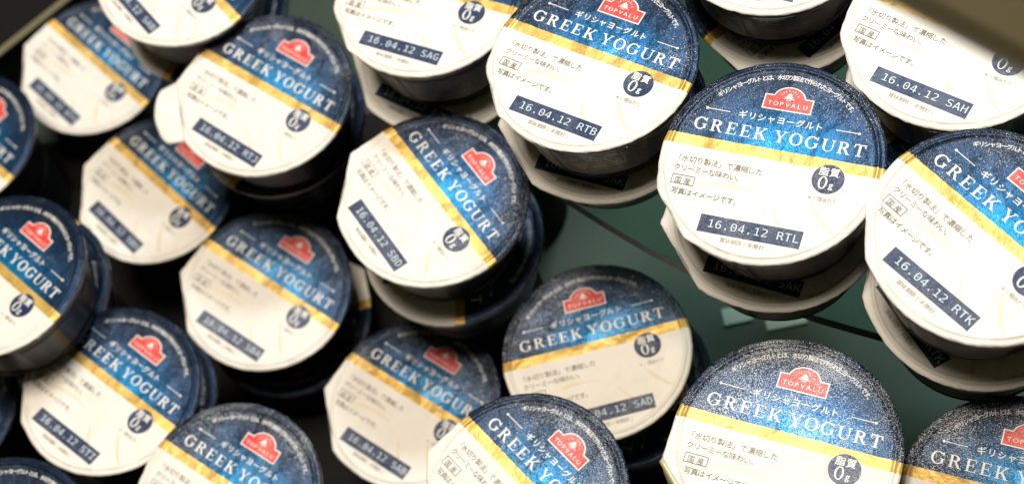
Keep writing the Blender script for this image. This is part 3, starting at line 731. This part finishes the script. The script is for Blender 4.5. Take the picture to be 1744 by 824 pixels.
# ------------------------------------------------------------------ the stacks of cups
# name: lid centre, turn, tilt, tier, cups in the stack, height of one cup (in lid radii)
TOPS = [
    ('A1', [-0.20176, 0.09396, 0.04161], -43.8, [0.0494, 0.0231], [1.11]),
    ('A2', [-0.11538, 0.06595, 0.15198], -50.3, [0.0315, 0.0668], [1.013, 1.013, 1.013, 1.013]),
    ('A3', [-0.079, 0.00817, 0.13932], -35.1, [0.0492, 0.0088], [0.929, 0.929, 0.929, 0.929]),
    ('A4', [-0.2502, 0.03947, 0.07237], -43.2, [-0.0215, -0.0042], [0.965, 0.965]),
    ('A5', [-0.1853, -0.06719, 0.14294], -42.0, [-0.0768, -0.0496], [0.953, 0.953, 0.953, 0.953]),
    ('A6', [-0.15362, 0.01031, 0.06333], -44.6, [0.0209, -0.0113], [0.844, 0.844]),
    ('A7', [-0.09531, -0.04899, 0.07237], -35.9, [0.05, 0.0669], [0.965, 0.965]),
    ('A8', [-0.14678, -0.10612, 0.10856], -38.6, [-0.056, 0.0741], [0.965, 0.965, 0.965]),
    ('A9', [-0.09137, -0.15585, 0.11399], -34.4, [0.0419, 0.0015], [1.013, 1.013, 1.013]),
    ('A10', [-0.24267, -0.0925, 0.07237], -40.5, [0.0145, 0.0213], [0.965, 0.965]),
    ('A11', [-0.16882, -0.18359, 0.14475], -36.4, [0.0013, 0.0012], [0.965, 0.965, 0.965, 0.965]),
    ('SBD', [-0.00371, -0.05346, 0.15126], -55.4, [0.0167, 0.044], [1.008, 1.008, 1.008, 1.008]),
    ('SAG', [0.00042, 0.01811, 0.18491], -24.3, [-0.0211, -0.0158], [1.09, 0.96, 0.96, 0.96, 0.96]),
    ('RTB', [0.0689, -0.04359, 0.2255], -30.0, [-0.0586, -0.0449], [0.98, 0.66]),
    ('RTL', [0.12799, -0.09361, 0.2334], -19.4, [-0.0065, -0.0822], [1.0, 0.851]),
    ('T23', [0.13428, 0.00102, 0.23159], -21.4, [-0.0005, 0.0016], [1.0, 0.802]),
    ('SAH', [0.19199, -0.05157, 0.2334], -33.7, [-0.0419, -0.0248], [1.0, 0.851]),
    ('RTK', [0.19281, -0.12849, 0.23883], -48.2, [0.0146, 0.0658], [1.0, 0.995]),
    ('SAD', [0.05294, -0.10381, 0.1082], 10.9, [-0.0015, 0.0005], [0.962, 0.962, 0.962]),
    ('C20', [0.0316, -0.17378, 0.15017], -48.5, [0.0153, -0.0323], [1.001, 1.001, 1.001, 1.001]),
    ('C21', [0.12585, -0.17955, 0.19902], -19.2, [-0.0034, 0.017], [1.061, 1.061, 1.061, 1.061, 1.061]),
    ('C22', [0.19687, -0.1982, 0.18274], -18.5, [-0.0015, -0.0003], [0.975, 0.975, 0.975, 0.975, 0.975]),
    ('C19', [-0.02892, -0.10597, 0.07201], -35.9, [-0.0103, -0.0476], [0.96, 0.96]),
]
INFO = {'A1': ('RTS', 'yogurt cup at the far upper left touching the olive edge strip', 0.25, 'tucked', 'the far upper left cup'),
 'A10': ('SAK', 'sliver of a yogurt cup at the left edge beside the STI cup', 0.15, 'tucked', 'the sliver beside the STI cup'),
 'A11': ('SAK', 'dark yogurt cup in the bottom left corner, below the STI cup', 0.1, 'tucked', 'the bottom left corner cup'),
 'A2': ('SAB', 'yogurt cup cut by the top edge, just right of the olive edge strip', 0.2, 'round', 'the top edge cup beside the strip'),
 'A3': ('RTJ', 'yogurt cup with its rounded pull tab sticking out, stamped 16.04.12 RTJ', 0.45, 'open', 'the RTJ cup with its tab sticking out'),
 'A4': ('SAD', 'yogurt cup half cut by the left edge, uppermost of those along that edge', 0.05, 'tucked', 'the uppermost left edge cup'),
 'A5': ('RTB', 'navy rimmed yogurt cup at the left edge with its whole red emblem in view', 0.08, 'round', 'the navy rimmed left edge cup'),
 'A6': ('SBD', 'yogurt cup partly hidden beneath the cup whose pull tab sticks out', 0.25, 'tucked', 'the cup beneath the sticking out tab'),
 'A7': ('SBA', 'blurred yogurt cup with greyed blue top, left of the SBD cup', 0.55, 'tucked', 'the blurred cup left of the SBD cup'),
 'A8': ('STI', 'yogurt cup in the lower left, stamped 16.04.12 STI, whole lid in view', 0.3, 'round', 'the STI cup'),
 'A9': ('RTG', 'frosted yogurt cup cut by the bottom edge, overlapping the STI cup', 0.6, 'round', 'the cup overlapping the STI cup'),
 'C19': ('SAB', 'yogurt cup stamped 16.04.12 SAB, below the SBD cup', 0.52, 'tucked', 'the SAB cup'),
 'C20': ('RTA', 'sharp yogurt cup at the bottom edge, covering part of the SAD cup', 0.6, 'tucked', 'the sharp cup covering the SAD cup'),
 'C21': ('RTH', 'heavily frosted yogurt cup at the bottom edge with a bright ring round its lid', 0.85, 'down', 'the heavily frosted bright ringed cup'),
 'C22': ('RTD', 'frosted yogurt cup cut off by the bottom right corner', 0.8, 'tucked', 'the bottom right corner cup'),
 'RTB': ('RTB', 'bright yogurt cup stamped 16.04.12 RTB beside the SAG cup', 0.36, 'round', 'the RTB cup'),
 'RTK': ('RTK', 'yogurt cup stamped 16.04.12 RTK at the right edge', 0.35, 'round', 'the RTK cup'),
 'RTL': ('RTL', 'bright blue yogurt cup stamped 16.04.12 RTL, its whole lid sharp', 0.36, 'round', 'the RTL cup'),
 'SAD': ('SAD', 'yogurt cup stamped 16.04.12 SAD, tilted the other way from its neighbours', 0.62, 'round', 'the SAD cup'),
 'SAG': ('SAG', 'yogurt cup stamped 16.04.12 SAG, cut by the top edge', 0.3, 'round', 'the SAG cup'),
 'SAH': ('SAH', 'yogurt cup stamped 16.04.12 SAH, partly covered by the olive rail', 0.3, 'round', 'the SAH cup'),
 'SBD': ('SBD', 'yogurt cup in the centre, stamped 16.04.12 SBD', 0.42, 'tucked', 'the SBD cup'),
 'T23': ('RTS', 'top edge yogurt cup with only its lid front and dark body showing', 0.4, 'round', 'the top edge cup behind the RTL cup')}
UNDER = {('SBD', 1): (0.0, 0.0, -89, 'SBD'), ('RTL', 1): (0, 0, -21, 'SAK'), ('RTB', 1): (0, 0, -20, 'SAK'), ('SAG', 1): (-0.002, -0.002, -31, 'RTB'), ('RTK', 1): (0, 0, -62, 'RTK'), ('T23', 1): (0.003, 0.0, 40, 'RTK'), ('SAH', 1): (0, 0, -150, 'SAG'), ('SAD', 1): (0.005, 0.001, -105, 'SAK'), ('A7', 1): (0, 0.001, -168, 'RTK'), ('A3', 1): (-0.004, 0.008, -128, 'SAK'), ('A5', 1): (-0.005, 0.009, -118, 'RTL'), ('A8', 1): (-0.005, 0.009, -112, 'SAG'), ('A2', 1): (-0.002, 0.004, -120, 'SAK'), ('C21', 1): (-0.002, 0.003, -120, 'SAK'), ('C20', 1): (-0.002, 0.003, -118, 'RTL')}
ORD = ['', 'directly', 'two', 'three', 'four']
def shade_block(loc, nm, short):
    """added black block standing for the shade under a stack; carries its lowest cup"""
    o = obj('gap_shade_block', lathe([(0.70, 0.0), (0.74, -0.03), (0.74, -loc[2] / R0 + 0.02), (0.76, -loc[2] / R0 + 0.004)], 64), 'black')
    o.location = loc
    tag(o, 'added round black shade block carrying ' + short, 'shade block', 'added black shade blocks')
for nm, loc, rz, tilt, hs in TOPS:
    code, label, frost, tab, short = INFO[nm]
    yogurt_cup(loc, rz, tilt, code, label, 'Greek yogurt cups on the chilled shelf', hs[0], frost, tab)
    rnd = random.Random(nm)
    z = loc[2]; x, y = loc[0], loc[1]
    keep = 2 if (nm, 1) in UNDER else 1
    for k in range(1, min(len(hs), keep)):
        dx, dy, rr, cd = UNDER[(nm, k)]
        z -= hs[k - 1] * R0
        x += dx; y += dy
        yogurt_cup((x, y, z), rr, (0, 0), cd, 'shaded cup ' + ORD[k] + ' under ' + short,
                   'Greek yogurt cups on the chilled shelf', hs[k], frost * 0.4, 'tucked')
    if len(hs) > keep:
        shade_block((x, y, z - hs[keep - 1] * R0 - 0.0004), nm, short)
